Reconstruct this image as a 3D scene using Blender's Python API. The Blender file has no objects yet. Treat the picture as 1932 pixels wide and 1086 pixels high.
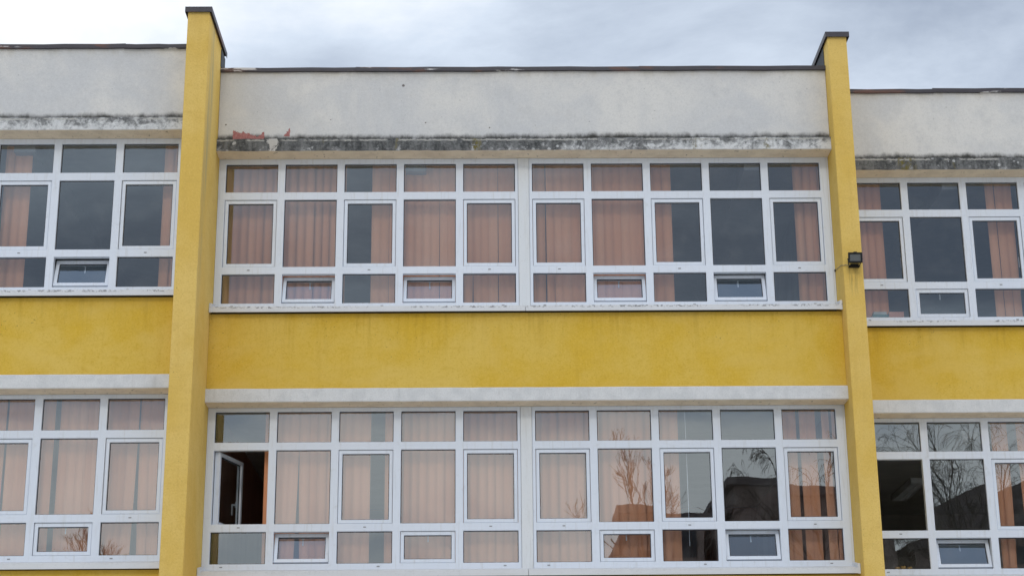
import bpy, bmesh, math, random
from mathutils import Matrix, Vector
R = math.radians
rnd = random.Random(7)
sc = bpy.context.scene
C = sc.collection

# ------------------------------------------------------------------ camera
cam_d = bpy.data.cameras.new('camera'); cam = bpy.data.objects.new('camera', cam_d); C.objects.link(cam)
cam_d.sensor_width = 36; cam_d.lens = 3354.2 / 1932 * 36; cam_d.clip_start = .1; cam_d.clip_end = 2000
cam.matrix_world = (Matrix.Translation((0, -20.167, 1.6)) @ Matrix.Rotation(R(-0.8176), 4, 'Z')
                    @ Matrix.Rotation(R(90 + 17.8855), 4, 'X') @ Matrix.Rotation(R(-0.5172), 4, 'Z'))
sc.camera = cam

# ------------------------------------------------------------------ node helper
class N:
    def __init__(s, tree): s.t = tree; s.n = tree.nodes; s.l = tree.links
    def new(s, typ, ins=None, **kw):
        n = s.n.new(typ)
        for k, v in kw.items(): setattr(n, k, v)
        for k, v in (ins or {}).items(): s.set(n.inputs[k], v)
        return n
    def set(s, sock, v):
        if isinstance(v, bpy.types.Node): v = v.outputs[0]
        if isinstance(v, bpy.types.NodeSocket): s.l.new(v, sock)
        else: sock.default_value = v
    def math(s, op, a, b=0., c=None, clamp=False):
        n = s.n.new('ShaderNodeMath'); n.operation = op; n.use_clamp = clamp
        s.set(n.inputs[0], a); s.set(n.inputs[1], b)
        if c is not None: s.set(n.inputs[2], c)
        return n.outputs[0]
    def mix(s, f, a, b, blend='MIX'):
        n = s.n.new('ShaderNodeMix'); n.data_type = 'RGBA'; n.blend_type = blend
        s.set(n.inputs[0], f)
        for i, v in ((6, a), (7, b)): s.set(n.inputs[i], v if not isinstance(v, tuple) or len(v) == 4 else (*v, 1))
        return n.outputs[2]
    def noise(s, vec, scale, detail=4, rough=.55, dist=0., out=0):
        n = s.new('ShaderNodeTexNoise', {'Vector': vec, 'Scale': scale, 'Detail': detail, 'Roughness': rough, 'Distortion': dist})
        return n.outputs[out]
    def ramp(s, v, a, b, lo=0., hi=1., smooth=True):
        n = s.new('ShaderNodeMapRange', {'Value': v, 'From Min': a, 'From Max': b, 'To Min': lo, 'To Max': hi})
        n.clamp = True
        if smooth: n.interpolation_type = 'SMOOTHSTEP'
        return n.outputs[0]
    def vec(s, v, scale=(1, 1, 1), loc=(0, 0, 0)):
        n = s.new('ShaderNodeMapping', {'Vector': v, 'Scale': scale, 'Location': loc}); return n.outputs[0]

# ------------------------------------------------------------------ world and sun (overcast, bright cloud to the left)
SUN_EL, SUN_AZ = R(30), R(182)        # azimuth clockwise from +Y: in front of the facade, to the left
w = bpy.data.worlds.new('World'); sc.world = w; w.use_nodes = True
n = N(w.node_tree); w.node_tree.nodes.clear()
sky = n.new('ShaderNodeTexSky', sky_type='NISHITA'); sky.sun_disc = False
sky.sun_elevation = SUN_EL; sky.sun_rotation = SUN_AZ; sky.air_density = 1.0; sky.dust_density = 2.0
tc = n.new('ShaderNodeTexCoord'); sp = n.new('ShaderNodeSeparateXYZ', {'Vector': tc.outputs['Generated']})
zz = n.math('ADD', n.math('MAXIMUM', sp.outputs[2], 0.), .12)
cv = n.new('ShaderNodeCombineXYZ', {0: n.math('DIVIDE', sp.outputs[0], zz), 1: n.math('DIVIDE', sp.outputs[1], zz), 2: 0.}).outputs[0]
cvo = n.vec(cv, (1, 1, 1), (7.93, -26.4, 0))
big = n.noise(cvo, .55, 3, .5)
small = n.noise(cvo, 1.9, 8, .58, .35)
fine = n.noise(cvo, 6.0, 6, .6, .2)
cl = n.math('ADD', n.math('MULTIPLY', big, .72), n.math('ADD', n.math('MULTIPLY', small, .25), n.math('MULTIPLY', fine, .05)))
haze = n.ramp(sp.outputs[2], .31, .21, 0, .06)          # paler towards the horizon
bright = n.ramp(n.math('ADD', cl, haze), .41, .645)
ramp = n.new('ShaderNodeValToRGB', {'Fac': bright}); e = ramp.color_ramp.elements
e[0].position = 0; e[0].color = (2.85, 3.5, 4.75, 1); e[1].position = 1; e[1].color = (14.5, 14.5, 14.4, 1)
m_ = ramp.color_ramp.elements.new(.5); m_.color = (7.9, 8.9, 10.3, 1)
gain = n.ramp(sp.outputs[2], .47, .72, 1., 2.6)          # overcast sky: brightest overhead
gcol = n.new('ShaderNodeVectorMath', {0: ramp.outputs[0], 'Scale': gain}, operation='SCALE').outputs[0]
col = n.mix(.93, sky.outputs[0], gcol)
bg = n.new('ShaderNodeBackground', {'Color': col, 'Strength': .1})
n.l.new(bg.outputs[0], n.new('ShaderNodeOutputWorld').inputs[0])
sun_d = bpy.data.lights.new('sun', 'SUN'); sun_d.energy = .6; sun_d.angle = R(10); sun_d.color = (1, .95, .87)
sun = bpy.data.objects.new('sun', sun_d); C.objects.link(sun)
dirv = Vector((math.sin(SUN_AZ) * math.cos(SUN_EL), math.cos(SUN_AZ) * math.cos(SUN_EL), math.sin(SUN_EL)))
sun.rotation_euler = dirv.to_track_quat('Z', 'Y').to_euler(); sun.location = (-10, -20, 30)
vs = sc.view_settings; vs.view_transform = 'Standard'; vs.look = 'None'; vs.exposure = -.07; vs.gamma = 1; vs.use_curve_mapping = False
sc.render.engine = 'CYCLES'; sc.cycles.use_denoising = True; sc.cycles.transparent_max_bounces = 16
sc.cycles.max_bounces = 7; sc.cycles.use_adaptive_sampling = True; sc.cycles.adaptive_threshold = .015; sc.cycles.sample_clamp_indirect = 8

# ------------------------------------------------------------------ materials
def mat(name):
    m = bpy.data.materials.new(name); m.use_nodes = True; k = N(m.node_tree); k.n.clear()
    k.out = k.new('ShaderNodeOutputMaterial'); k.pos = k.new('ShaderNodeNewGeometry').outputs['Position']
    k.sep = k.new('ShaderNodeSeparateXYZ', {'Vector': k.pos})
    k.X, k.Y, k.Z = k.sep.outputs[0], k.sep.outputs[1], k.sep.outputs[2]
    return m, k
def finish(k, col, rough=.9, height=None, bstr=.4, bdist=.004, spec=.3, metal=0.):
    p = k.new('ShaderNodeBsdfPrincipled', {'Base Color': col if not isinstance(col, tuple) else (*col, 1), 'Roughness': rough, 'Specular IOR Level': spec, 'Metallic': metal})
    if height is not None:
        b = k.new('ShaderNodeBump', {'Height': height, 'Strength': bstr, 'Distance': bdist}); k.l.new(b.outputs[0], p.inputs['Normal'])
    k.l.new(p.outputs[0], k.out.inputs[0]); return p
M = {}
def plaster_yellow(name, base, pale, dark, speck_x=None, stain=None):
    m, k = mat(name)
    big = k.noise(k.pos, 1.1, 6, .6, .3); mid = k.noise(k.vec(k.pos, (1, 1, 2.2)), 5, 6, .62); fine = k.noise(k.pos, 95, 3, .6)
    streak = k.noise(k.vec(k.pos, (14, 14, .9)), 1, 5, .6)
    c = k.mix(k.ramp(big, .34, .66), base, pale)
    c = k.mix(k.math('MULTIPLY', k.ramp(mid, .48, .72), .3), c, dark)
    c = k.mix(k.math('MULTIPLY', k.ramp(streak, .52, .75), .28), c, dark)
    c = k.mix(k.math('MULTIPLY', k.ramp(fine, .38, .68), .22), c, dark)
    sm = k.noise(k.pos, 42, 2, .5); area = k.noise(k.pos, 1.6, 3, .5)
    thr = k.ramp(area, .4, .7, .80, .69)
    if speck_x:
        thr = k.math('SUBTRACT', thr, k.math('MULTIPLY', k.ramp(k.X, speck_x[1], speck_x[0], 0, .07), k.math('GREATER_THAN', k.X, speck_x[0] - .1)))
    sp_ = k.ramp(k.math('SUBTRACT', sm, thr), -.01, .03)
    c = k.mix(k.math('MULTIPLY', sp_, .6), c, (.13, .09, .03))
    grit = k.noise(k.pos, 48, 3, .75)
    c = k.mix(k.math('MULTIPLY', k.ramp(grit, .5, .70), .55), c, dark); c = k.mix(k.math('MULTIPLY', k.ramp(grit, .47, .30), .5), c, pale)
    if speck_x:                                     # rain streaks running down from the sill, paler scrubbed patches
        zr = k.ramp(k.Z, 6.85, 7.74, 0, 1, False)
        rs = k.noise(k.vec(k.pos, (9, 1, .5)), 1, 6, .7)
        c = k.mix(k.math('MULTIPLY', k.ramp(rs, .5, .7), k.ramp(zr, .3, 1., .03, .34)), c, (.40, .235, .02))
        pt = k.noise(k.vec(k.pos, (.8, 1, 1.5), (4, 0, 0)), 1, 5, .62, .5)
        c = k.mix(k.math('MULTIPLY', k.ramp(pt, .46, .70), .40), c, (.70, .49, .13))
    if stain:                                       # dirt washed down below a fitting
        dx = k.math('ABSOLUTE', k.math('SUBTRACT', k.X, stain[0])); dz = k.math('SUBTRACT', stain[1], k.Z)
        f = k.math('MULTIPLY', k.ramp(dx, stain[2], 0), k.math('MULTIPLY', k.ramp(dz, stain[3], 0), k.ramp(dz, -.02, .02)))
        f = k.math('MULTIPLY', f, k.ramp(k.noise(k.vec(k.pos, (60, 60, 4)), 1, 3), .35, .6))
        c = k.mix(k.math('MULTIPLY', f, .75), c, (.12, .09, .045))
    if stain:                                       # grey-green algae streak down the inner face of the left fin
        f = k.math('MULTIPLY', k.ramp(k.X, -3.28, -3.262, 0, 1), k.math('LESS_THAN', k.X, 0.))
        dy = k.math('ABSOLUTE', k.math('ADD', k.Y, k.ramp(k.Z, 11.1, 8., .80, 1.08)))
        f = k.math('MULTIPLY', f, k.math('MULTIPLY', k.ramp(dy, .26, .02), k.ramp(k.Z, 6.5, 10.)))
        f = k.math('MULTIPLY', f, k.ramp(k.noise(k.vec(k.pos, (1, 9, .8)), 1, 5, .65), .32, .62))
        c = k.mix(k.math('MULTIPLY', f, .7), c, (.33, .30, .19))
    h = k.math('ADD', k.math('MULTIPLY', fine, .6), k.math('MULTIPLY', k.noise(k.pos, 40, 4, .6), .6))
    h = k.math('ADD', h, k.math('MULTIPLY', k.noise(k.vec(k.pos, (3, 3, 9)), 1, 4), .7))
    finish(k, c, .92, h, .5, .006, .2); M[name] = m
plaster_yellow('yellow_wall', (.655, .415, .042), (.70, .485, .105), (.55, .335, .035), speck_x=(-3.25, -2.6))
plaster_yellow('yellow_fin', (.68, .45, .10), (.74, .52, .155), (.57, .36, .085), stain=(4.28, 8.2, .09, .45))

def parapet_material():
    m, k = mat('parapet_plaster')
    big = k.noise(k.pos, .9, 6, .6, .4); mid = k.noise(k.pos, 4.5, 6, .65); fine = k.noise(k.pos, 80, 3, .6)
    c = k.mix(k.ramp(big, .38, .62), (.69, .665, .615), (.585, .58, .565))
    c = k.mix(k.math('MULTIPLY', k.ramp(mid, .48, .72), .5), c, (.54, .53, .51))
    c = k.mix(k.math('MULTIPLY', k.ramp(fine, .4, .7), .2), c, (.40, .39, .37))
    grit = k.noise(k.pos, 34, 4, .72)
    c = k.mix(k.math('MULTIPLY', k.ramp(grit, .5, .72), .3), c, (.42, .41, .39)); c = k.mix(k.math('MULTIPLY', k.ramp(grit, .46, .28), .3), c, (.76, .75, .71))
    # dark algae along the ledge at the foot, ragged upwards
    dz = k.math('SUBTRACT', k.Z, 9.935)
    rag = k.noise(k.vec(k.pos, (9, 9, 5)), 1, 7, .7); rag2 = k.noise(k.vec(k.pos, (1.3, 1.3, 1)), 1, 3)
    reach = k.math('ADD', k.math('ADD', k.math('MULTIPLY', rag, .13), k.math('MULTIPLY', rag2, .08)), -.012)
    f = k.ramp(k.math('SUBTRACT', reach, dz), .0, .085)
    c = k.mix(k.math('MULTIPLY', f, .96), c, (.035, .034, .028))
    # warm run marks under the coping
    f = k.math('MULTIPLY', k.ramp(k.Z, 10.70, 10.85), k.ramp(k.noise(k.vec(k.pos, (7, 7, 1)), 1, 4), .4, .7))
    c = k.mix(k.math('MULTIPLY', f, .35), c, (.40, .36, .27))
    # flaked paint: red undercoat shows at the foot near the left fin (ragged patch)
    w1 = k.new('ShaderNodeTexNoise', {'Vector': k.pos, 'Scale': 15., 'Detail': 8., 'Roughness': .72})
    jx = k.math('MULTIPLY', k.math('SUBTRACT', w1.outputs[0], .5), .24)
    def patch(x0, x1, zt0, zt1):
        xx = k.math('ADD', k.X, k.math('MULTIPLY', jx, .25))
        inx = k.math('MULTIPLY', k.math('GREATER_THAN', xx, x0), k.math('LESS_THAN', xx, x1))
        top = k.math('ADD', k.ramp(k.X, x0, x1, zt0, zt1, False), jx)
        return k.math('MULTIPLY', inx, k.math('LESS_THAN', k.Z, top))
    red = k.math('MAXIMUM', k.math('MAXIMUM', patch(-3.08, -2.80, 10.06, 9.99), patch(-2.81, -2.70, 9.98, 10.04)), k.math('MULTIPLY', patch(-2.46, -2.39, 9.99, 10.10), k.math('GREATER_THAN', k.Z, 9.985)))
    bay = k.math('LESS_THAN', k.math('ABSOLUTE', k.math('ADD', k.Y, .2)), .1)
    red = k.math('MULTIPLY', red, bay)
    c = k.mix(red, c, k.mix(k.ramp(grit, .35, .65), (.33, .125, .115), (.42, .20, .18)))
    # pock marks and small specks
    for hx, hz, r in ((-1.023, 10.651, .022), (-.747, 10.158, .013), (-3.17, 10.14, .012), (.03, 10.09, .012), (-1.9, 10.2, .008)):
        d = k.math('SQRT', k.math('ADD', k.math('POWER', k.math('SUBTRACT', k.X, hx), 2.), k.math('POWER', k.math('SUBTRACT', k.Z, hz), 2.)))
        d = k.math('ADD', d, k.math('MULTIPLY', jx, .06))
        c = k.mix(k.math('MULTIPLY', k.math('MULTIPLY', k.ramp(d, r, r * .6), bay), .85), c, (.11, .085, .075))
    sm = k.noise(k.pos, 21, 2, .5)
    c = k.mix(k.math('MULTIPLY', k.ramp(sm, .745, .775), .5), c, (.2, .19, .17))
    h = k.math('ADD', k.math('MULTIPLY', fine, .5), k.math('SUBTRACT', k.noise(k.pos, 24, 5, .6), k.math('MULTIPLY', red, .6)))
    finish(k, c, .93, h, .45, .006, .2); M['parapet'] = m
parapet_material()

def cornice_material(name, mould, lo, hi, xa, xb, moss=False):
    """mould: how far black growth covers the band, from lo at x=xa to hi at x=xb"""
    m, k = mat(name)
    fine = k.noise(k.pos, 70, 4, .6); mid = k.noise(k.pos, 6, 6, .6)
    c = k.mix(k.ramp(mid, .4, .65), (.67, .665, .645), (.60, .60, .585))
    c = k.mix(k.math('MULTIPLY', k.ramp(fine, .42, .7), .3), c, (.40, .39, .37))
    run = k.noise(k.vec(k.pos, (16, 16, 1.2)), 1, 5, .6)
    c = k.mix(k.math('MULTIPLY', k.ramp(run, .56, .78), .3), c, (.33, .31, .27))
    drip = k.ramp(k.math('SUBTRACT', k.math('ADD', k.Z, k.math('MULTIPLY', fine, .02)), 9.785 if mould else 6.675), .012, 0)
    c = k.mix(k.math('MULTIPLY', drip, .35), c, (.30, .28, .24))
    if mould:
        blot = k.noise(k.pos, 5.5, 8, .68, .6); cell = k.noise(k.pos, 24, 6, .7, .3)
        amt = k.ramp(k.X, xa, xb, lo, hi, False)
        top = k.ramp(k.Z, 9.78, 9.93, -.05, .07, False)
        v = k.math('ADD', k.math('ADD', k.math('MULTIPLY', blot, .62), k.math('MULTIPLY', cell, .42)), k.math('ADD', amt, top))
        f = k.ramp(v, .48, .70)
        lich = k.new('ShaderNodeTexVoronoi', {'Vector': k.pos, 'Scale': 11., 'Randomness': 1.}).outputs[0]
        lich = k.math('ADD', lich, k.math('MULTIPLY', k.math('SUBTRACT', cell, .5), .8))
        lz = k.math('MULTIPLY', k.ramp(lich, .30, .12), k.ramp(k.noise(k.pos, 1.9, 3), *((.52, .60) if 'mid' in name else (.42, .52))))
        f = k.math('MULTIPLY', f, k.math('SUBTRACT', 1., k.math('MULTIPLY', lz, .62)))
        dark = k.mix(k.ramp(k.math('ADD', k.math('MULTIPLY', cell, .6), k.math('MULTIPLY', k.noise(k.vec(k.pos, (11, 11, 2.5)), 1, 5, .65), .5)), .42, .68), (.022, .024, .024), (.155, .155, .15))
        c = k.mix(k.math('MULTIPLY', f, .95), c, dark)
        sx_ = k.math('ABSOLUTE', k.math('ADD', k.math('ADD', k.X, 2.60), k.math('MULTIPLY', k.math('SUBTRACT', blot, .5), .38)))
        sx_ = k.math('ADD', sx_, k.ramp(k.Z, 9.90, 9.78, 0, .03))
        c = k.mix(k.math('MULTIPLY', k.ramp(sx_, .075, .05), .8), c, (.60, .57, .52))
        # bare rim along the arris, and soot right under the ledge
        rim = k.math('MULTIPLY', k.ramp(k.math('ABSOLUTE', k.math('SUBTRACT', k.Z, k.math('ADD', 9.908, k.math('MULTIPLY', k.math('SUBTRACT', cell, .5), .05)))), .016, .004), k.ramp(k.noise(k.pos, 4, 4), .42, .52))
        c = k.mix(k.math('MULTIPLY', rim, .7), c, (.50, .48, .43))
        if moss:
            f = k.math('MULTIPLY', k.ramp(k.noise(k.vec(k.pos, (3.4, 3.4, .6), (5, 0, 0)), 1, 5, .6), .60, .68), k.ramp(cell, .42, .55))
            c = k.mix(k.math('MULTIPLY', f, .9), c, (.15, .12, .025))
    # soffit: beige, unpainted
    nrm = k.new('ShaderNodeNewGeometry').outputs['True Normal']
    nz = k.new('ShaderNodeSeparateXYZ', {'Vector': nrm}).outputs[2]
    under = k.math('LESS_THAN', nz, -.7)
    sc_ = k.mix(k.ramp(mid, .4, .65), (.86, .72, .54), (.76, .63, .47))
    edge = k.noise(k.vec(k.pos, (22, 12, 1)), 1, 5, .7)
    sc_ = k.mix(k.math('MULTIPLY', k.ramp(edge, .6, .7), .7), sc_, (.16, .12, .08))
    c = k.mix(under, c, sc_)
    h = k.math('ADD', fine, k.math('MULTIPLY', k.noise(k.pos, 18, 6, .65), 1.4))
    finish(k, c, .93, h, .6, .008 if mould else .004, .2); M[name] = m
cornice_material('cornice_mid', True, .215, .03, -.4, 3.2, True)
cornice_material('cornice_left', True, .03, .03, -6, -3)
cornice_material('cornice_right', True, .25, .22, 4.4, 7.5, True)
cornice_material('cornice_plain', False, 0, 0, 0, 1)

def pvc():
    m, k = mat('white_pvc')
    big = k.noise(k.pos, 2.2, 4, .5); st = k.noise(k.vec(k.pos, (30, 30, 2)), 1, 5, .6); fine = k.noise(k.pos, 60, 3)
    c = k.mix(big, (.645, .69, .755), (.705, .74, .785))
    grime = k.noise(k.pos, 9, 6, .7); c = k.mix(k.math('MULTIPLY', k.ramp(grime, .54, .74), .32), c, (.47, .47, .45))
    c = k.mix(k.math('MULTIPLY', k.ramp(st, .52, .74), .34), c, (.47, .46, .42))
    finish(k, c, .42, big, .05, .002, .4); M['pvc'] = m
    m, k = mat('weathered_joint_cover')
    st = k.noise(k.vec(k.pos, (25, 25, 2)), 1, 6, .65); fine = k.noise(k.pos, 60, 4, .7); vert = k.noise(k.vec(k.pos, (3, 3, 1)), 1, 4)
    c = k.mix(vert, (.66, .69, .71), (.70, .70, .68))
    c = k.mix(k.math('MULTIPLY', k.ramp(st, .5, .75), .35), c, (.42, .40, .34))
    c = k.mix(k.math('MULTIPLY', k.ramp(fine, .6, .75), .5), c, (.25, .23, .2))
    finish(k, c, .5, fine, .1, .002, .35); M['cover'] = m
    m, k = mat('rubber_gasket'); finish(k, (.045, .045, .05), .7); M['gasket'] = m
    m, k = mat('grey_plastic_cap'); finish(k, (.27, .27, .27), .6); M['cap'] = m
pvc()
def glass():
    m, k = mat('window_glass')
    rn = k.new('ShaderNodeObjectInfo').outputs['Random']
    off = k.new('ShaderNodeCombineXYZ', {0: k.math('MULTIPLY', rn, 37.), 1: 0., 2: k.math('MULTIPLY', rn, 11.)}).outputs[0]
    pv = k.new('ShaderNodeVectorMath', {0: k.pos, 1: off}, operation='ADD').outputs[0]
    bmp = k.new('ShaderNodeBump', {'Height': k.noise(pv, 1.6, 2, .45), 'Strength': .2, 'Distance': .004})
    gm = k.new('ShaderNodeNewGeometry')
    dt = k.new('ShaderNodeVectorMath', {0: gm.outputs['Normal'], 1: gm.outputs['Incoming']}, operation='DOT_PRODUCT').outputs['Value']
    fr = k.math('ADD', .185, k.math('MULTIPLY', .815, k.math('POWER', k.math('SUBTRACT', 1., k.math('ABSOLUTE', dt), clamp=True), 5.)))
    tr = k.new('ShaderNodeBsdfTransparent', {'Color': (.83, .86, .86, 1)})
    gl = k.new('ShaderNodeBsdfGlossy', {'Color': (.82, .93, 1, 1), 'Roughness': .0}); k.l.new(bmp.outputs[0], gl.inputs['Normal'])
    dust = k.ramp(k.noise(pv, 3.5, 6, .65), .45, .8, .0, .05)
    df = k.new('ShaderNodeBsdfDiffuse', {'Color': (.6, .6, .57, 1)})
    mx = k.new('ShaderNodeMixShader', {0: fr}); k.l.new(tr.outputs[0], mx.inputs[1]); k.l.new(gl.outputs[0], mx.inputs[2])
    m2 = k.new('ShaderNodeMixShader', {0: dust}); k.l.new(mx.outputs[0], m2.inputs[1]); k.l.new(df.outputs[0], m2.inputs[2])
    k.l.new(m2.outputs[0], k.out.inputs[0]); M['glass'] = m
glass()
def blind_mat():
    m, k = mat('orange_blind_fabric')
    rn = k.new('ShaderNodeObjectInfo').outputs['Random']
    weave = k.noise(k.vec(k.pos, (160, 160, 30)), 1, 3)
    c = k.mix(rn, (.79, .36, .195), (.88, .455, .275))
    c = k.mix(k.math('MULTIPLY', weave, .25), c, (.68, .285, .15))
    p = k.new('ShaderNodeBsdfDiffuse', {'Color': c}); t = k.new('ShaderNodeBsdfTranslucent', {'Color': c})
    mx = k.new('ShaderNodeMixShader', {0: .15}); k.l.new(p.outputs[0], mx.inputs[1]); k.l.new(t.outputs[0], mx.inputs[2])
    k.l.new(mx.outputs[0], k.out.inputs[0]); M['blind'] = m
blind_mat()
def metals():
    m, k = mat('coping_sheet_metal')
    a = k.noise(k.vec(k.pos, (1.6, 1.6, 14), (2, 0, 0)), 1, 6, .65, .2); b = k.noise(k.pos, 9, 5, .65); r_ = k.noise(k.vec(k.pos, (.9, .9, 4), (7, 3, 0)), 1, 5, .6)
    c = k.mix(b, (.028, .026, .034), (.06, .052, .058))
    c = k.mix(k.ramp(r_, .56, .64), c, (.11, .05, .035))
    c = k.mix(k.ramp(k.math('ADD', a, k.math('MULTIPLY', b, .12)), .66, .70), c, (.55, .53, .51))
    finish(k, c, .5, b, .3, .004, .4); M['coping'] = m
    m, k = mat('bitumen_roofing'); b = k.noise(k.pos, 30, 5, .6); finish(k, k.mix(b, (.05, .055, .06), (.10, .105, .11)), .9, b, .5, .005); M['bitumen'] = m
    m, k = mat('painted_sill_metal')
    a = k.noise(k.vec(k.pos, (26, 8, 40)), 1, 4, .75); gate = k.noise(k.vec(k.pos, (2.2, 2, 2)), 1, 3); mid = k.noise(k.pos, 5, 5, .6); fine = k.noise(k.pos, 55, 3)
    c = k.mix(mid, (.60, .60, .59), (.68, .685, .69))
    c = k.mix(k.math('MULTIPLY', k.ramp(fine, .55, .78), .25), c, (.38, .37, .35))
    zrel = k.math('SUBTRACT', k.Z, k.math('MULTIPLY', k.math('ROUND', k.math('DIVIDE', k.math('SUBTRACT', k.Z, 4.7), 3.09)), 3.09))
    band = k.ramp(k.math('ABSOLUTE', k.math('SUBTRACT', zrel, 4.702)), .017, .009)
    up = k.math('GREATER_THAN', k.Z, 6.)
    f = k.math('MULTIPLY', k.math('MULTIPLY', band, k.ramp(a, .50, .56)), k.math('MULTIPLY', k.ramp(gate, .42, .56), k.math('ADD', k.math("MULTIPLY", up, .6), .08)))
    c = k.mix(f, c, (.06, .055, .05))
    finish(k, c, .5, mid, .1, .003, .4); M['sill'] = m
    m, k = mat('black_metal'); b = k.noise(k.pos, 40, 4); finish(k, k.mix(b, (.008, .008, .009), (.016, .016, .017)), .65, spec=.15); M['black'] = m
    m, k = mat('grey_metal'); b = k.noise(k.pos, 40, 4); finish(k, k.mix(b, (.35, .36, .37), (.5, .5, .5)), .4, spec=.5); M['grey'] = m
    m, k = mat('lamp_lens'); finish(k, (.085, .09, .085), .5, spec=.25); M['lens'] = m
    m, k = mat('cable'); finish(k, (.28, .24, .16), .6); M['cable'] = m
metals()
def plain(name, a, b, scale=3., rough=.9, z=1.):
    m, k = mat(name); f = k.noise(k.vec(k.pos, (1, 1, z)), scale, 5, .6); finish(k, k.mix(k.ramp(f, .35, .65), a, b), rough, f, .2, .004); M[name] = m
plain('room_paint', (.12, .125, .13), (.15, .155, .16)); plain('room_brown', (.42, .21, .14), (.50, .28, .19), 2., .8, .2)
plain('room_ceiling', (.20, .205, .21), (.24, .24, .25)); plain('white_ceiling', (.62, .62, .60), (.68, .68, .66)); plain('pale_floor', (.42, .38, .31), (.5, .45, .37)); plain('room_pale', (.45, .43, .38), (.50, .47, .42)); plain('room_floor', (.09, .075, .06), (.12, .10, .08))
plain('concrete_paving', (.38, .37, .345), (.43, .415, .385), 2); plain('bark', (.055, .045, .036), (.09, .075, .06), 20); plain('twig', (.06, .045, .035), (.10, .075, .055), 20)
plain('brown_render', (.24, .175, .15), (.30, .22, .185), 2); plain('dark_roof', (.12, .095, .09), (.16, .13, .12), 5)
plain('dark_pane', (.03, .035, .04), (.045, .05, .055), 2, .15)
plain('book_pink', (.55, .24, .18), (.62, .30, .22), 9); plain('book_teal', (.09, .20, .20), (.13, .25, .25), 9); plain('book_grey', (.38, .42, .42), (.45, .48, .48), 9)
plain('book_paper', (.62, .6, .54), (.7, .68, .6), 30); plain('cup_ochre', (.50, .30, .09), (.58, .36, .12), 9); m, k = mat('louvre'); finish(k, (.92, .92, .89), .4); M['louvre'] = m

# ------------------------------------------------------------------ mesh helpers (all points are world points; objects keep their parent's origin)
ORG = {}
def empty(name, loc=(0, 0, 0), parent=None):
    o = bpy.data.objects.new(name, None); C.objects.link(o); o.empty_display_size = .2
    loc = Vector(loc)
    if parent: o.parent = parent; o.location = loc - ORG[parent]
    else: o.location = loc
    ORG[o] = loc
    return o
def tag(o, label=None, cat=None, group=None, kind=None):
    for kk, v in (('label', label), ('category', cat), ('group', group), ('kind', kind)):
        if v: o[kk] = v
    return o
class MB:
    def __init__(s): s.v = []; s.f = []; s.mi = []
    def add(s, vs, fs, mi=0):
        b = len(s.v); s.v += [Vector(p) for p in vs]; s.f += [tuple(b + i for i in f) for f in fs]; s.mi += [mi] * len(fs); return s
    def box(s, x0, x1, y0, y1, z0, z1, mi=0):
        return s.add([(x, y, z) for z in (z0, z1) for y in (y0, y1) for x in (x0, x1)],
                     [(0, 2, 3, 1), (4, 5, 7, 6), (0, 1, 5, 4), (2, 6, 7, 3), (0, 4, 6, 2), (1, 3, 7, 5)], mi)
    def tube(s, pts, radii, seg=6, mi=0, cap=True):
        pts = [Vector(p) for p in pts]; base = len(s.v); up = Vector((.31, .17, .93))
        for i, p in enumerate(pts):
            t = (pts[min(i + 1, len(pts) - 1)] - pts[max(i - 1, 0)])
            t = t.normalized() if t.length > 1e-9 else Vector((0, 0, 1))
            a = t.cross(up); a = a.normalized() if a.length > 1e-3 else t.cross(Vector((1, 0, 0))).normalized(); b = t.cross(a)
            r = radii[i] if not isinstance(radii, (int, float)) else radii
            for q in range(seg):
                an = 2 * math.pi * q / seg; s.v.append(p + (a * math.cos(an) + b * math.sin(an)) * r)
        for i in range(len(pts) - 1):
            for q in range(seg):
                u, v = base + i * seg + q, base + i * seg + (q + 1) % seg
                s.f.append((u, v, v + seg, u + seg)); s.mi.append(mi)
        if cap:
            s.f.append(tuple(base + q for q in range(seg))[::-1]); s.f.append(tuple(base + (len(pts) - 1) * seg + q for q in range(seg))); s.mi += [mi, mi]
        return s
    def ring(s, x0, x1, z0, z1, wx, wz, y0, y1, mi=0):      # a rectangular frame in the XZ plane
        o = [(x0, z0), (x1, z0), (x1, z1), (x0, z1)]; i_ = [(x0 + wx, z0 + wz), (x1 - wx, z0 + wz), (x1 - wx, z1 - wz), (x0 + wx, z1 - wz)]
        vs = [(x, y, z) for y in (y0, y1) for q in (o, i_) for x, z in q]; fs = []
        for a in range(4):
            b = (a + 1) % 4
            fs += [(a, b, 4 + b, 4 + a), (8 + b, 8 + a, 12 + a, 12 + b), (b, a, 8 + a, 8 + b), (4 + a, 4 + b, 12 + b, 12 + a)]
        return s.add(vs, fs, mi)
    def xf(s, fn): s.v = [Vector(fn(p)) for p in s.v]; return s
    def build(s, name, mats, parent=None, bevel=0., smooth=False, origin=None):
        o_ = ORG[parent] if parent else Vector(origin or (0, 0, 0))
        me = bpy.data.meshes.new(name); me.from_pydata([p - o_ for p in s.v], [], s.f)
        mats = mats if isinstance(mats, list) else [mats]
        for m in mats: me.materials.append(M[m])
        for p, i in zip(me.polygons, s.mi): p.material_index = i; p.use_smooth = smooth
        bm = bmesh.new(); bm.from_mesh(me); bmesh.ops.recalc_face_normals(bm, faces=bm.faces); bm.to_mesh(me); bm.free()
        o = bpy.data.objects.new(name, me); C.objects.link(o)
        if parent: o.parent = parent
        else: o.location = o_
        ORG[o] = o_
        if bevel:
            b = o.modifiers.new('bevel', 'BEVEL'); b.width = bevel; b.segments = 2; b.limit_method = 'ANGLE'; b.angle_limit = R(40); b.harden_normals = False
        return o
def box(name, m, parent, x0, x1, y0, y1, z0, z1, bevel=0.):
    return MB().box(x0, x1, y0, y1, z0, z1).build(name, m, parent, bevel)

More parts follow.
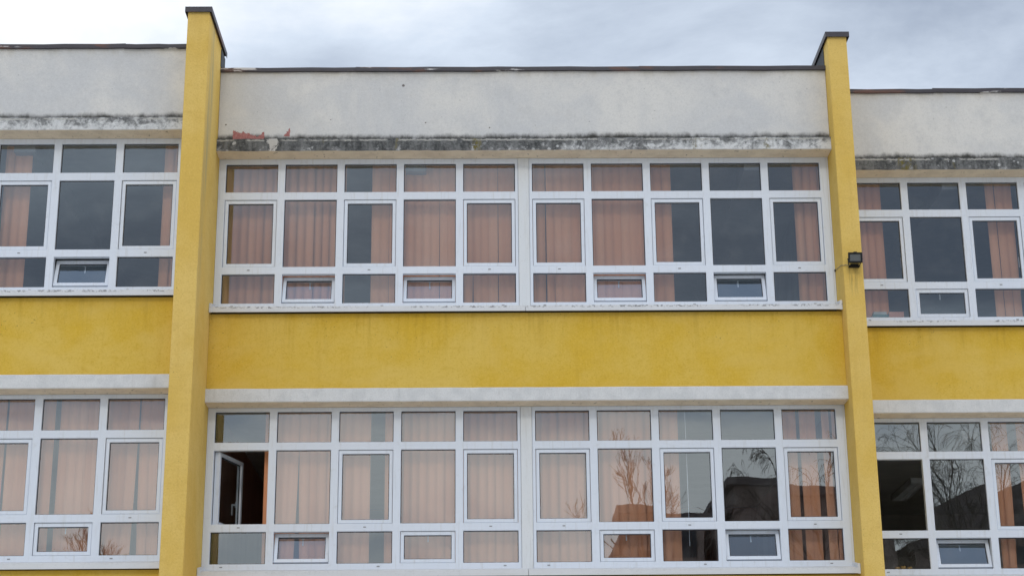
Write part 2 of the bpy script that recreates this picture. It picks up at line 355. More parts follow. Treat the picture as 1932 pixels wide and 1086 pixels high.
# ------------------------------------------------------------------ the setting
g = MB().add([(-600, -600, 0), (600, -600, 0), (600, 600, 0), (-600, 600, 0)], [(0, 1, 2, 3)]).build('ground', 'concrete_paving'); tag(g, kind='structure')

# ------------------------------------------------------------------ the school building
SCH = empty('school_building')
tag(SCH, 'yellow and white rendered school building with stepped bays and long ribbon windows', 'building')
YB = {'L': -.667, 'M': 0., 'R': .6885}
XB = {'L': (-7.60, -3.522), 'M': (-3.262, 4.165), 'R': (4.40, 8.60)}
PX = {'L': [-3.6422 - .6303 - i * .7296 for i in range(4, -1, -1)], 'M1': [-3.1738 + i * .72 for i in range(5)],
      'M2': [.5426 + i * .72 for i in range(5)], 'R': [4.547 + i * .7397 for i in range(5)]}
PW = {'L': .6399, 'M1': .6303, 'M2': .6303, 'R': .6500}
PX['L'] = [-3.6422 - .6399 - i * .7296 for i in range(4, -1, -1)]
ZU = (9.768, 9.703, 9.338, 9.241, 8.386, 8.295, 7.930, 7.858)
ZL = (6.658, 6.610, 6.247, 6.154, 5.295, 5.205, 4.840, 4.768)

CORN = {'L': 'cornice_left', 'M': 'cornice_mid', 'R': 'cornice_right'}
for b in 'LMR':
    y, (x0, x1) = YB[b], XB[b]
    box('parapet_wall', 'parapet', SCH, x0, x1, y - .2, y + .1, 9.935, 10.845, .006)
    box('roof_slab', 'bitumen', SCH, x0, x1, y + .102, y + 9, 10.2, 10.4)
    # concrete bands over the windows, slightly ragged arrises
    for (z0, z1, m) in ((9.77, 9.933, CORN[b]), (6.66, 6.823, 'cornice_plain')):
        mb = MB(); nx = int((x1 - x0) / .09); amp = .006 if z0 > 8 else .003
        prof = []
        for i in range(nx + 1):
            x = x0 + (x1 - x0) * i / nx; j = lambda: rnd.uniform(-amp, amp)
            prof.append([(x, y - .26 + j() * .5, z0 + j() * .5), (x, y - .26 + j() * .5, z1 - .012 + j()), (x, y - .25 + j(), z1 + j() * .4), (x, y - .19, z1), (x, y + .068, z1), (x, y + .068, z0)])
        vs = [p for r in prof for p in r]; fs = []
        for i in range(nx):
            for q in range(6): a, c = i * 6 + q, i * 6 + (q + 1) % 6; fs.append((a, c, c + 6, a + 6))
        fs += [(5, 4, 3, 2, 1, 0), tuple(nx * 6 + q for q in range(6))]
        mb.add(vs, fs).build('cornice', m, SCH)
    box('spandrel_wall', 'yellow_wall', SCH, x0, x1, y - .2, y + .068, 6.825, 7.738)
    box('spandrel_wall', 'yellow_wall', SCH, x0, x1, y - .2, y + .068, 0, 4.648)
    # metal coping in lapped sheets
    xx = x0; i = 0
    while xx < x1 - .01:
        xe = min(x1, xx + rnd.uniform(1.2, 1.9)); xe = x1 if x1 - xe < .5 else xe
        dz, dz2, dy = rnd.uniform(-.003, .006), rnd.uniform(-.003, .006), rnd.uniform(-.008, .008)
        lift = .004 * (i % 2); mb = MB(); ns = 6
        for q in range(ns):
            a, c = xx - .02 * (q == 0 and xx > x0) + (xe - xx) * q / ns, xx + (xe - xx) * (q + 1) / ns
            za, zc = dz + (dz2 - dz) * q / ns + .003 * math.sin(q * 2.1 + i), dz + (dz2 - dz) * (q + 1) / ns + .003 * math.sin((q + 1) * 2.1 + i)
            zb = 10.842
            mb.add([(a, y - .235 + dy, zb - .012 + za), (a, y + .13, zb), (a, y - .235 + dy, zb + .036 + lift + za), (a, y + .13, zb + .05 + lift),
                    (c, y - .235 + dy, zb - .012 + zc), (c, y + .13, zb), (c, y - .235 + dy, zb + .036 + lift + zc), (c, y + .13, zb + .05 + lift)],
                   [(0, 4, 6, 2), (2, 6, 7, 3), (0, 1, 5, 4), (1, 3, 7, 5)] + ([(0, 2, 3, 1)] if q == 0 else []) + ([(4, 5, 7, 6)] if q == ns - 1 else []))
        mb.build('coping_sheet', 'coping', SCH); xx = xe; i += 1

# projecting fins between the bays
for (x0, x1, yf, yb) in ((-3.522, -3.262, -1.17, .06), (4.165, 4.40, -.46, .77)):
    fin = box('fin_wall', 'yellow_fin', SCH, x0 + .001, x1 - .001, yf, yb, 0, 11.172, .012)
    ORG[fin] = Vector((0, 0, 0))
    mb = MB(); a, b_ = .024, .03                       # sheet coping with a turned-down rim
    mb.box(x0 - a, x1 + a, yf - b_, yb + .01, 11.176, 11.216)
    mb.ring(x0 - a - .004, x1 + a + .004, 11.150, 11.219, 0.02, .02, yf - b_ - .006, yf - b_ - .001) if False else None
    for xs in (x0 - a - .004, x1 + a + .0): mb.box(xs, xs + .004, yf - b_ - .004, yb + .012, 11.150, 11.219)
    mb.box(x0 - a, x1 + a, yf - b_ - .004, yf - b_ - .0005, 11.152, 11.2185)
    mb.build('coping', 'coping', fin)
    if x0 < 0: box('flashing', 'bitumen', fin, x1 + .001, x1 + .008, -.24, .058, 10.90, 11.13)
    else: box('flashing', 'bitumen', fin, x0 - .008, x0 - .001, -.19, .75, 10.90, 11.14)
# the rest of the shell and the rooms
for b, (x0, x1) in XB.items():
    y = YB[b]
    for fl, (zf, zc) in enumerate(((7.0, 9.86), (3.9, 6.77))):
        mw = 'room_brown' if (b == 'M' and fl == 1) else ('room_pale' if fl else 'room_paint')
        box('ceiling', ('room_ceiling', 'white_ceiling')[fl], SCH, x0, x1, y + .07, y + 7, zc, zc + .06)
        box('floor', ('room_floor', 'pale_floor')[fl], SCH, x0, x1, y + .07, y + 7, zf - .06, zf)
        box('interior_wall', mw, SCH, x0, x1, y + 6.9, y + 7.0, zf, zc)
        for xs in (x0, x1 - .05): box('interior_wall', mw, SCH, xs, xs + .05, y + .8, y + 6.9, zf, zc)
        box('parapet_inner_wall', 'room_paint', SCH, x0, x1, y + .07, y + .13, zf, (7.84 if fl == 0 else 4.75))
        box('window_board', 'pvc', SCH, x0, x1, y + .071, y + .32, *((7.842, 7.862) if fl == 0 else (4.752, 4.772)))
        for xb in ({'M': (-1.0, 3.15), 'L': (-5.6,), 'R': (5.75,)}[b] if fl == 0 else ()):
            box('ceiling_beam', 'room_ceiling', SCH, xb, xb + .25, y + .09, y + 6.9, zc - .22, zc)
box('end_wall', 'yellow_wall', SCH, -7.62, -7.602, -.86, 8, 0, 10.8); box('end_wall', 'yellow_wall', SCH, 8.602, 8.62, .49, 8, 0, 10.8)
box('back_wall', 'yellow_wall', SCH, -7.6, 8.6, 8.0, 8.2, 0, 10.8)

# ------------------------------------------------------------------ windows
def pane(name, parent, x0, x1, z0, z1, y, fn=None):
    """glass with a dark gasket round it, very slightly out of true"""
    nseg = 4; mb = MB(); gk = .0075
    tx, tz, bul = rnd.uniform(-.0016, .0016), rnd.uniform(-.0013, .0013), rnd.uniform(-.0005, .0002)
    vs = []
    for j in range(nseg + 1):
        for i in range(nseg + 1):
            u, v = i / nseg, j / nseg
            vs.append((x0 + gk + (x1 - x0 - 2 * gk) * u, y + tx * (2 * u - 1) + tz * (2 * v - 1) + bul * (1 - (2 * u - 1) ** 2) * (1 - (2 * v - 1) ** 2), z0 + gk + (z1 - z0 - 2 * gk) * v))
    fs = [(j * (nseg + 1) + i, j * (nseg + 1) + i + 1, (j + 1) * (nseg + 1) + i + 1, (j + 1) * (nseg + 1) + i) for j in range(nseg) for i in range(nseg)]
    mb.add(vs, fs, 0); mb.ring(x0, x1, z0, z1, gk, gk, y - .004, y + .012, 1)
    if fn: mb.xf(fn)
    o = mb.build(name, ['glass', 'gasket'], parent)
    for p in o.data.polygons:
        if p.material_index == 0: p.use_smooth = True
    return o
def sash(parent, x0, x1, z0, z1, Y, mode, ang):
    g_ = .004; xs0, xs1, zs0, zs1 = x0 + g_, x1 - g_, z0 + g_, z1 - g_; y0, y1 = Y + .014, Y + .078
    fn = None; a = R(ang)
    if mode == 'tilt':
        fn = lambda p: (p.x, y1 + (p.y - y1) * math.cos(a) + (p.z - zs0) * math.sin(a), zs0 + (p.z - zs0) * math.cos(a) - (p.y - y1) * math.sin(a))
    elif mode == 'open':
        fn = lambda p: (xs0 + (p.x - xs0) * math.cos(a) - (p.y - y1) * math.sin(a), y1 + (p.x - xs0) * math.sin(a) + (p.y - y1) * math.cos(a), p.z)
    mb = MB().ring(xs0, xs1, zs0, zs1, .040, .042, y0, y1)
    if fn: mb.xf(fn)
    mb.build('sash', 'pvc', parent, .004)
    pane('pane', parent, xs0 + .04, xs1 - .04, zs0 + .042, zs1 - .042, y0 + .026, fn)
    h = MB()
    if z1 - z0 < .5:
        xc = (xs0 + xs1) / 2
        h.box(xc - .014, xc + .014, y1, y1 + .012, zs1 - .040, zs1 - .004); h.box(xc - .009, xc + .009, y1 + .012, y1 + .045, zs1 - .032, zs1 - .014)
        h.box(xc - .007, xc + .007, y1 + .045, y1 + .06, zs1 - .10, zs1 - .012)
    else:
        zc = (zs0 + zs1) / 2 - .08
        h.box(xs1 - .036, xs1 - .008, y1, y1 + .012, zc - .035, zc + .035); h.box(xs1 - .031, xs1 - .013, y1 + .012, y1 + .045, zc - .01, zc + .01)
        h.box(xs1 - .032, xs1 - .012, y1 + .045, y1 + .06, zc - .12, zc + .012)
    if fn: h.xf(fn)
    h.build('handle', 'pvc', parent, .003)
def window(bay, key, zs, xl, xr, tilt, opened, label):
    Y = YB[bay]; px, pw = PX[key], PW[key]
    win = empty('window', ((xl + xr) / 2, Y, zs[7]), SCH); win['label'] = label
    xe = [xl] + [v for p in px for v in (p, p + pw)] + [xr]; ze = list(zs)[::-1]
    bm_v = {}; mb = MB()
    nx, nz = len(xe), len(ze); y0, y1 = Y, Y + .075
    solid = lambda i, j: 0 <= i < nx - 1 and 0 <= j < nz - 1 and not (i % 2 == 1 and j % 2 == 1)
    vid = {}
    def V(i, j, yy):
        if (i, j, yy) not in vid: vid[(i, j, yy)] = len(mb.v); mb.v.append(Vector((xe[i], yy, ze[j])))
        return vid[(i, j, yy)]
    for i in range(nx - 1):
        for j in range(nz - 1):
            if not solid(i, j): continue
            fs = [(V(i, j, y0), V(i + 1, j, y0), V(i + 1, j + 1, y0), V(i, j + 1, y0)), (V(i, j, y1), V(i, j + 1, y1), V(i + 1, j + 1, y1), V(i + 1, j, y1))]
            for di, dj, (p, q) in ((-1, 0, ((i, j), (i, j + 1))), (1, 0, ((i + 1, j), (i + 1, j + 1))), (0, -1, ((i, j), (i + 1, j))), (0, 1, ((i, j + 1), (i + 1, j + 1)))):
                if not solid(i + di, j + dj): fs.append((V(*p, y0), V(*q, y0), V(*q, y1), V(*p, y1)))
            mb.f += fs; mb.mi += [0] * len(fs)
    mb.build('frame', 'pvc', win, .004)
    r1, r2, r3 = (zs[2], zs[1]), (zs[4], zs[3]), (zs[6], zs[5])
    for c, x in enumerate(px):
        col = c + 1 if bay != 'L' else 5 - c           # left bay counted from the fin
        x1 = x + pw; odd = col % 2 == 1
        pane('pane', win, x + .001, x1 - .001, *r1, Y + .03)
        if odd:
            if col in opened: sash(win, x, x1, *r2, Y, 'open', opened[col])
            else: sash(win, x, x1, *r2, Y, 'closed', 0)
            pane('pane', win, x + .001, x1 - .001, *r3, Y + .03)
        else:
            pane('pane', win, x + .001, x1 - .001, *r2, Y + .03)
            if col in tilt: sash(win, x, x1, *r3, Y, 'tilt', tilt[col])
            else: sash(win, x, x1, *r3, Y, 'closed', 0)
        if odd:
            xc = (x + x1) / 2
            for (zc, dx) in (((zs[4] + zs[5]) / 2 + .004, .0), ((zs[6] + zs[7]) / 2, -.18 if col == 1 else .16)):
                MB().box(xc + dx - .016, xc + dx + .016, Y - .006, Y - .0005, zc - .005, zc + .006).build('drain_cap', 'cap', win, .002)
    return win
window('M', 'M1', ZU, -3.262, .372, {2: 16, 4: 16}, {}, 'upper window with two tilted bottom lights and closed blinds')
window('M', 'M2', ZU, .506, 4.14, {2: 15.5, 4: 15}, {}, 'upper window beside the floodlight, two bottom lights tilted')
window('M', 'M1', ZL, -3.262, .372, {2: 15}, {1: 72}, 'lower window with its left casement swung open')
window('M', 'M2', ZL, .506, 4.14, {4: 13}, {}, 'lower window reflecting bare trees and a dark building')
window('L', 'L', ZU, PX['L'][0] - .09, -3.553, {2: 17, 4: 16}, {}, 'upper window left of the left fin, tilted bottom light')
window('L', 'L', ZL, PX['L'][0] - .09, -3.553, {}, {}, 'lower window left of the left fin, fully curtained by blinds')
window('R', 'R', ZU, 4.457, PX['R'][4] + .74, {4: 15}, {}, 'upper window right of the right fin, books on its board')
window('R', 'R', ZL, 4.457, PX['R'][4] + .74, {2: 16}, {1: 86}, 'lower window right of the right fin, first casement open')
for z0, z1 in ((7.858, 9.766), (4.768, 6.656)):
    box('joint_cover', 'cover', SCH, .374, .504, -.012, .07, z0 - .02, z1, .003)
    for (x0, x1, y) in ((4.141, 4.163, -.0), (-3.552, -3.524, -.667), (4.402, 4.455, .6885), (-7.6, PX['L'][0] - .091, -.667), (PX['R'][4] + .741, 8.6, .6885)):
        box('jamb_strip', 'cover', SCH, x0, x1, y + .002, y + .07, z0, z1)

# sills: bent sheet with an upturned end
def sill(x0, x1, y, zt, ends):
    mb = MB(); yf = y - .285; nx = 8; vs = []
    for i in range(nx + 1):
        x = x0 + (x1 - x0) * i / nx; j = rnd.uniform(-.002, .002)
        vs += [(x, y + .02, zt), (x, yf + j, zt - .062), (x, yf + j, zt - .128), (x, yf + .012, zt - .128), (x, yf + .03, zt - .068), (x, y + .02, zt - .006)]
    fs = []
    for i in range(nx):
        for q in range(6): a, c = i * 6 + q, i * 6 + (q + 1) % 6; fs.append((a, c, c + 6, a + 6))
    fs += [(5, 4, 3, 2, 1, 0), tuple(nx * 6 + q for q in range(6))]
    s_ = mb.add(vs, fs).build('window_sill', 'sill', SCH)
    ORG[s_] = Vector((0, 0, 0))
    for e in ends:
        xa = x0 if e < 0 else x1 - .03
        mb = MB().add([(xa, yf - .006, zt - .135), (xa + .03, yf - .006, zt - .135), (xa + .03, yf - .006, zt - .02), (xa, yf - .006, zt - .02),
                       (xa, y - .002, zt - .004), (xa + .03, y - .002, zt - .004), (xa + .03, y - .002, zt + .04), (xa, y - .002, zt + .04)],
                      [(0, 1, 2, 3), (4, 7, 6, 5), (0, 4, 5, 1), (3, 2, 6, 7), (0, 3, 7, 4), (1, 5, 6, 2)])
        mb.build('end_cap', 'sill', s_, .003)
for zt in (7.866, 4.776):
    sill(-3.260, .438, 0, zt, (-1,)); sill(.443, 4.163, 0, zt, (1,))
    sill(-7.6, -3.524, YB['L'], zt, (1,)); sill(4.402, 8.6, YB['R'], zt, (-1,))

# ------------------------------------------------------------------ vertical blinds, every slat a piece
SLAT = {}
def slat_mesh(h, lean, twist, wd):
    key = (round(h, 3), lean, twist, wd)
    if key in SLAT: return SLAT[key]
    vs = []; nz = 4; nx = 2
    for side in (0, 1):
        for j in range(nz + 1):
            t = j / nz
            for i in range(nx + 1):
                u = (i / nx - .5) * wd; a = R(twist) * t * t
                bow = .004 * (1 - (2 * i / nx - 1) ** 2)
                vs.append((u * math.cos(a) + lean * t * t, u * math.sin(a) - bow + side * .0012, -h * t))
    K = (nz + 1) * (nx + 1); fs = []
    q = lambda s, j, i: s * K + j * (nx + 1) + i
    for j in range(nz):
        for i in range(nx):
            fs += [(q(0, j, i), q(0, j, i + 1), q(0, j + 1, i + 1), q(0, j + 1, i)), (q(1, j, i), q(1, j + 1, i), q(1, j + 1, i + 1), q(1, j, i + 1))]
        for i in (0, nx): fs.append((q(0, j, i), q(0, j + 1, i), q(1, j + 1, i), q(1, j, i)))
    me = bpy.data.meshes.new('slat'); me.from_pydata(vs, [], fs); me.materials.append(M['blind'])
    for p in me.polygons: p.use_smooth = True
    SLAT[key] = me; return me
def blind(bay, fl, segs, label, gaps=(), yaw=None, cords=()):
    """segs: runs (x0, x1) of closed slats; gaps: (x, lean) where two neighbours fall apart towards the bottom"""
    Y = YB[bay] + .215; zt, zb = (9.84, 7.885) if fl == 'u' else (6.745, 4.795)
    xa, xb_ = min(s[0] for s in segs), max(s[1] for s in segs)
    B = empty('vertical_blind', ((xa + xb_) / 2, Y, zb)); tag(B, label, 'blind', 'orange vertical window blinds')
    MB().box(xa - .02, xb_ + .02, Y - .022, Y + .022, zt - .028, zt).build('headrail', 'pvc', B, .003)
    for (x0, x1) in segs:
        nn = max(1, round((x1 - x0) / .101)); st = (x1 - x0) / nn; yw = yaw if yaw is not None else rnd.choice((-6, 6))
        for i in range(nn):
            x = x0 + st * (i + .5); lean = 0.; tw = 0
            for (gx, ln) in gaps:
                if 0 <= gx - x < st: lean, tw = -ln, 14
                elif 0 < x - gx < st: lean, tw = ln, -14
            tw += rnd.choice((0, 0, 0, 0, 4, -5, 9))
            o = bpy.data.objects.new('slat', slat_mesh(zt - .03 - zb - rnd.choice((0, .006, .012)), lean, tw, .113))
            C.objects.link(o); o.parent = B; o.location = Vector((x + rnd.uniform(-.009, .009), Y + .004 * (i % 2), zt - .03)) - ORG[B]
            o.rotation_euler = (rnd.uniform(-.003, .003), rnd.uniform(-.002, .002), R(yw + rnd.uniform(-5, 6) + (rnd.choice((-17, 15)) if rnd.random() < .13 else 0)))
    for cx in cords: MB().tube([(cx, Y - .03, zt - .03), (cx + .003, Y - .03, (zt + zb) / 2), (cx, Y - .03, zb + .25)], .004, 5).build('cord', 'pvc', B)
    return B
blind('M', 'u', [(-3.22, -1.73)], 'closed peach blind behind the two leftmost columns of the upper middle window')
blind('M', 'u', [(-1.40, .33), (.50, 2.245)], 'long closed peach blind across the centre of the upper middle window', gaps=((-.135, .012),), yaw=6)
blind('M', 'u', [(3.752, 4.15)], 'narrow orange blind gathered beside the right fin in the upper middle window')
blind('M', 'l', [(-2.615, -1.385)], 'blind beside the open casement, splitting apart at its middle', gaps=((-2.17, .035),), yaw=5)
blind('M', 'l', [(-1.21, .36), (.50, 2.224)], 'long closed peach blind across the centre of the lower middle window', yaw=-6, cords=(2.31,))
blind('M', 'l', [(3.45, 3.605), (3.665, 3.845), (3.90, 4.15)], 'deep orange slatted blind with dark gaps beside the right fin, lower window', gaps=((3.93, .01),), yaw=12)
blind('L', 'u', [(-6.9, -6.5), (-5.72, -5.40)], 'pinkish blind at the left edge of the photo in the upper left window')
blind('L', 'u', [(-3.825, -3.56)], 'narrow pinkish blind against the left fin in the upper left window')
blind('L', 'l', [(-7.2, -5.47), (-5.43, -4.925), (-4.845, -3.98), (-3.93, -3.56)], 'greyish pink blind with dark slits filling the lower left window', gaps=((-5.45, .01), (-3.955, .028)), yaw=8)
blind('R', 'u', [(4.42, 4.985)], 'orange pink blind above the books in the upper right window', yaw=6)
blind('R', 'u', [(6.324, 6.66)], 'orange pink blind at the right edge of the photo in the upper right window', yaw=6)
blind('R', 'l', [(6.10, 6.325), (6.41, 6.75)], 'deep orange blind at the right edge of the photo in the lower right window', gaps=((6.37, .02),), yaw=10)

# ------------------------------------------------------------------ things indoors
def book(x0, x1, y0, y1, z0, z1, cover, label, rz):
    cx, cy = (x0 + x1) / 2, (y0 + y1) / 2
    B = empty('book', (cx, cy, z0)); t = .004
    rot = lambda p: (cx + (p.x - cx) * math.cos(rz) - (p.y - cy) * math.sin(rz), cy + (p.x - cx) * math.sin(rz) + (p.y - cy) * math.cos(rz), p.z)
    MB().box(x0, x1, y0, y1, z0, z0 + t).box(x0, x1, y0, y1, z1 - t, z1).box(x0, x1, y0, y0 + .005, z0 + t, z1 - t).xf(rot).build('cover', cover, B)
    MB().box(x0 + .004, x1 - .004, y0 + .006, y1 - .004, z0 + t, z1 - t).xf(rot).build('pages', 'book_paper', B)
    tag(B, label, 'book', 'books on the window board')
yy = YB['R'] + .10; zb = 7.8625
book(4.74, 4.95, yy, yy + .15, zb, zb + .05, 'book_teal', 'teal book at the bottom of the small stack in the upper right window', .05)
book(4.76, 4.94, yy + .005, yy + .145, zb + .051, zb + .095, 'book_grey', 'pale grey book in the middle of the stack in the upper right window', -.06)
book(4.75, 4.945, yy, yy + .14, zb + .096, zb + .135, 'book_teal', 'teal book second from top of the stack in the upper right window', .08)
book(4.77, 4.93, yy + .01, yy + .14, zb + .136, zb + .172, 'book_grey', 'pale grey book on top of the stack in the upper right window', .0)
book(4.955, 5.14, yy, yy + .16, zb, zb + .168, 'book_pink', 'thick pink book beside the stacked books in the upper right window', .02)
for i, x in enumerate((4.84, 4.91, 4.985)):
    mb = MB(); seg = 14; y = YB['R'] + .16; z = 4.7725; prof = [(.020, 0), (.026, .05), (.031, .115 + .01 * (i % 2)), (.027, .115 + .01 * (i % 2)), (.022, .05), (.016, .008)]
    vs = [(x + r * math.cos(2 * math.pi * q / seg), y + r * math.sin(2 * math.pi * q / seg), z + h) for r, h in prof for q in range(seg)]
    fs = [(k * seg + q, k * seg + (q + 1) % seg, (k + 1) * seg + (q + 1) % seg, (k + 1) * seg + q) for k in range(len(prof) - 1) for q in range(seg)] + [tuple(range(seg))[::-1], tuple((len(prof) - 1) * seg + q for q in range(seg))]
    o = mb.add([Vector(p) for p in vs], fs).build('cup', 'cup_ochre', None, origin=(x, y, z))
    tag(o, ('leftmost', 'middle', 'rightmost')[i] + ' of three small ochre cups inside the lower right window', 'cup', 'ochre cups on the window board')
def ceiling_light(x0, x1, y0, y1, z, label):
    L = empty('ceiling_light', ((x0 + x1) / 2, (y0 + y1) / 2, z))
    MB().box(x0, x1, y0, y1, z + .06, z + .085).box(x0, x0 + .012, y0, y1, z, z + .06).box(x1 - .012, x1, y0, y1, z, z + .06).box(x0, x1, y0 - .006, y0, z, z + .06).box(x0, x1, y1, y1 + .006, z, z + .06).build('housing', 'louvre', L)
    ny = int((y1 - y0) / .11)
    for i in range(1, ny):
        yq = y0 + (y1 - y0) * i / ny
        MB().box(x0 + .013, x1 - .013, yq - .004, yq + .004, z + .002, z + .036).build('louvre_blade', 'louvre', L)
    MB().box((x0 + x1) / 2 - .006, (x0 + x1) / 2 + .006, y0 + .002, y1 - .002, z + .0, z + .0018).build('louvre_spine', 'louvre', L)
    for xt in (x0 + .055, x1 - .055): MB().tube([(xt, y0 + .02, z + .047), (xt, y1 - .02, z + .047)], .0095, 8).build('tube', 'pvc', L)
    tag(L, label, 'lamp', 'unlit louvred ceiling lights')
ceiling_light(6.015, 6.215, 1.83, 3.9, 6.68, 'unlit louvred ceiling light nearest the glass in the lower right window')
ceiling_light(6.015, 6.235, 4.72, 6.0, 6.68, 'unlit louvred ceiling light seen through the open casement, lower right')

# ------------------------------------------------------------------ floodlight on the right fin
F = empty('floodlight', (4.285, -.46, 8.16)); tag(F, 'small black floodlight bolted to the front of the right yellow fin', 'floodlight')
cx, cy, cz = 4.288, -.575, 8.262
Mx = Matrix.Translation((cx, cy, cz)) @ Matrix.Rotation(R(-9), 4, 'Z') @ Matrix.Rotation(R(3), 4, 'Y') @ Matrix.Rotation(R(-10), 4, 'X')
xf = lambda p: Mx @ p
hb = MB()
hb.add([(-.075, -.02, -.06), (.075, -.02, -.06), (.075, -.02, .06), (-.075, -.02, .06), (-.055, .035, -.04), (.055, .035, -.04), (.055, .035, .045), (-.055, .035, .045)],
       [(0, 1, 2, 3), (4, 7, 6, 5), (0, 4, 5, 1), (3, 2, 6, 7), (0, 3, 7, 4), (1, 5, 6, 2)])
for i in range(7): xq = -.045 + .015 * i; hb.box(xq - .0022, xq + .0022, .033, .052, -.036, .042)
hb.xf(xf).build('housing', 'black', F)
MB().ring(-.082, .082, -.066, .066, .02, .018, -.036, -.018).xf(xf).build('bezel', 'black', F, .003)
MB().add([(-.069, -.026, -.054), (.069, -.026, -.054), (.069, -.026, .054), (-.069, -.026, .054), (-.069, -.022, -.054), (.069, -.022, -.054), (.069, -.022, .054), (-.069, -.022, .054)],
         [(0, 1, 2, 3), (4, 7, 6, 5), (0, 4, 5, 1), (3, 2, 6, 7), (0, 3, 7, 4), (1, 5, 6, 2)]).xf(xf).build('lens', 'lens', F)
MB().box(-.02, .02, -.03, .0, .066, .078).xf(xf).build('clip', 'black', F)
br = MB()
for sx in (-1, 1): br.add([(cx + sx * .083, -.585, 8.262), (cx + sx * .089, -.585, 8.262), (cx + sx * .089, -.56, 8.27), (cx + sx * .083, -.56, 8.27), (cx + sx * .055, -.49, 8.19), (cx + sx * .061, -.49, 8.19), (cx + sx * .061, -.47, 8.20), (cx + sx * .055, -.47, 8.20)],
                         [(0, 1, 2, 3), (4, 7, 6, 5), (0, 4, 5, 1), (3, 2, 6, 7), (0, 3, 7, 4), (1, 5, 6, 2)])
br.box(cx - .062, cx + .062, -.53, -.462, 8.186, 8.200)
br.build('bracket', 'black', F)
MB().box(cx - .05, cx + .045, -.545, -.50, 8.201, 8.212).build('gland_box', 'black', F, .003)
pts = [(cx - .04, -.52, 8.20), (cx - .075, -.475, 8.215), (4.195, -.466, 8.225), (4.168, -.468, 8.215), (4.158, -.40, 8.24), (4.157, -.25, 8.265), (4.157, -.1, 8.29), (4.157, -.03, 8.30)]
sm = [Vector(pts[0])]
for i in range(len(pts) - 1):
    p0, p1, p2, p3 = [Vector(pts[max(0, min(len(pts) - 1, i + d))]) for d in (-1, 0, 1, 2)]
    for s in range(1, 5):
        t = s / 4; sm.append(.5 * ((2 * p1) + (p2 - p0) * t + (2 * p0 - 5 * p1 + 4 * p2 - p3) * t * t + (3 * p1 - p0 - 3 * p2 + p3) * t ** 3))
MB().tube(sm, .004, 6).build('cable', 'cable', F, smooth=True)
MB().box(4.150, 4.164, -.04, -.015, 8.29, 8.312).build('cable_clip', 'black', F)

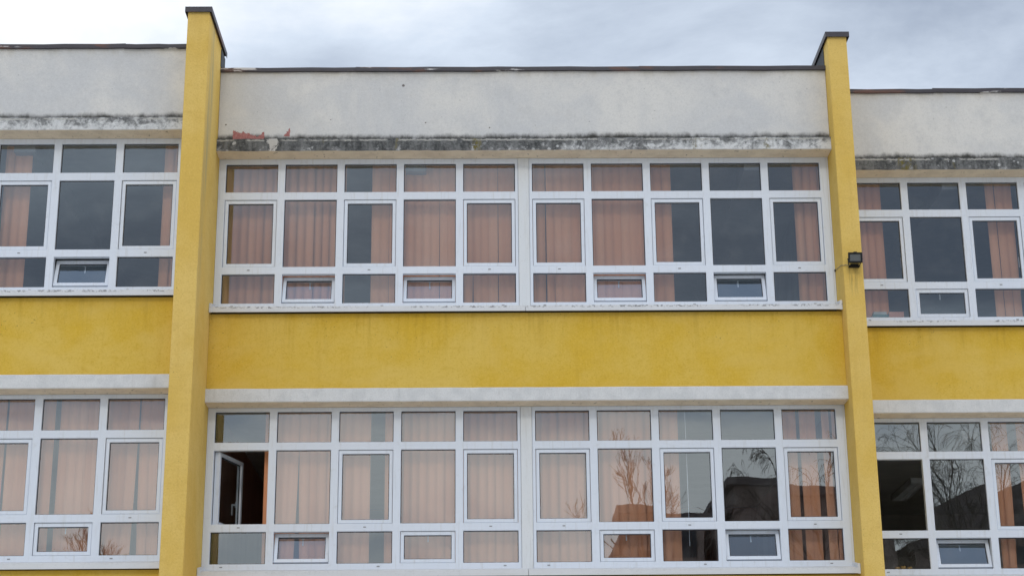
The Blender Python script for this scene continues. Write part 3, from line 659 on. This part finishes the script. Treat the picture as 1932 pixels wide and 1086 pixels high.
# ------------------------------------------------------------------ across the yard, seen only in the glass: bare trees and a brown block
def bare_tree(x, y, height, fork, spread, seed, label, droop=0., levels=3, density=.85):
    r = random.Random(seed); T = empty('bare_tree', (x, y, 0))
    tr, cr = MB(), MB()
    r0 = height * .012
    pts = [Vector((x + r.uniform(-.05, .05) * i, y + r.uniform(-.05, .05) * i, fork * i / 5)) for i in range(6)]
    tr.tube(pts, [r0 * (1 - .1 * i) for i in range(6)], 8)
    RAD = [.040, .020, .011, .007, .0058, .005]
    def grow(p, d, length, lev):
        n_ = 5; pp = [p]; q = p.copy(); dd = d.copy()
        for i in range(n_):
            dd = (dd + Vector((r.gauss(0, .09), r.gauss(0, .09), r.gauss(0, .06) + .05 - droop * (lev / levels) ** 2 * .4))).normalized()
            q = q + dd * length / n_; pp.append(q)
        ra, rb = RAD[lev] * height / 15, RAD[lev + 1] * height / 15
        (tr if lev == 0 else cr).tube(pp, [ra + (rb - ra) * i / n_ for i in range(n_ + 1)], 5 if lev < 2 else 3, cap=False)
        if lev >= levels: return
        for i in range(1, n_ + 1):
            for _ in range(2 if r.random() < .15 else 1):
                if r.random() > .85 * density: continue
                ax = dd.cross(Vector((r.gauss(0, 1), r.gauss(0, 1), r.gauss(0, 1)))).normalized()
                nd = Matrix.Rotation(r.uniform(.25, .62) * spread, 3, ax) @ dd
                grow(pp[i], nd, length * r.uniform(.5, .8) * (1.2 - .1 * i), lev + 1)
    for b in range(4 + int(2 * density)):
        an = b * 2.4 + r.uniform(-.4, .4); tilt = r.uniform(.15, .6) * spread
        grow(pts[-1] - Vector((0, 0, r.uniform(0, fork * .12))), Vector((math.cos(an) * math.sin(tilt), math.sin(an) * math.sin(tilt), math.cos(tilt))), (height - fork) * .62, 0)
    tr.build('trunk', 'bark', T); cr.build('crown', 'twig', T); tag(T, label, 'tree', 'bare trees mirrored in the glass')
bare_tree(4.5, -35, 14.0, 10.6, .85, 3, 'bare spreading tree mirrored in the centre of the lower middle window', levels=4, density=.62)
bare_tree(10.4, -34, 15.3, 9.5, .9, 11, 'tall bare tree with hanging twigs mirrored beside the right fin', droop=1.3, levels=4, density=.76)
bare_tree(16.0, -36, 16.2, 9.0, .9, 23, 'dense bare tree mirrored in the lower right window', droop=1., levels=4, density=.82)
bare_tree(-12.3, -36, 12.3, 9.6, .85, 31, 'bare tree top mirrored at the bottom of the lower left window', levels=4, density=.64)
def block(x0, x1, y0, y1, h, label, pitch=0.):
    B = empty('apartment_block', ((x0 + x1) / 2, (y0 + y1) / 2, 0))
    MB().box(x0, x1, y0, y1, 0, h - .35).build('wall', 'brown_render', B)
    xm = (x0 + x1) / 2
    rf = MB().box(x0 - .4, x1 + .4, y0 - .4, y1 + .4, h - .349, h)
    if pitch: rf.add([(x0 - .4, y1 + .4, h + .001), (x1 + .4, y1 + .4, h + .001), (x1 + .4, y0 - .4, h + .001), (x0 - .4, y0 - .4, h + .001), (x1 - .5, y1 + .3, h + pitch), (x1 - .5, y0 - .3, h + pitch)], [(0, 1, 4), (3, 5, 2), (0, 4, 5, 3), (1, 2, 5, 4), (0, 3, 2, 1)])
    rf.build('roof', 'dark_roof', B)
    nx = max(2, int((x1 - x0) / 3))
    for fl in range(int(h / 3.2)):
        for i in range(nx):
            xc = x0 + (x1 - x0) * (i + .5) / nx
            MB().box(xc - .6, xc + .6, y1 - .05, y1 + .03, fl * 3.2 + 1.1, fl * 3.2 + 2.5).build('window', 'dark_pane', B)
    tag(B, label, 'building')
block(10.5, 19.2, -72, -60, 18.1, 'dark brown flat roofed block mirrored in the lower window by the right fin')
block(6.3, 10.0, -70, -60, 16.8, 'lower brown block mirrored at the centre of the lower middle window')
block(20.4, 34, -74, -61, 16.4, 'brown block with sloping roof mirrored in the lower right window', 6.)
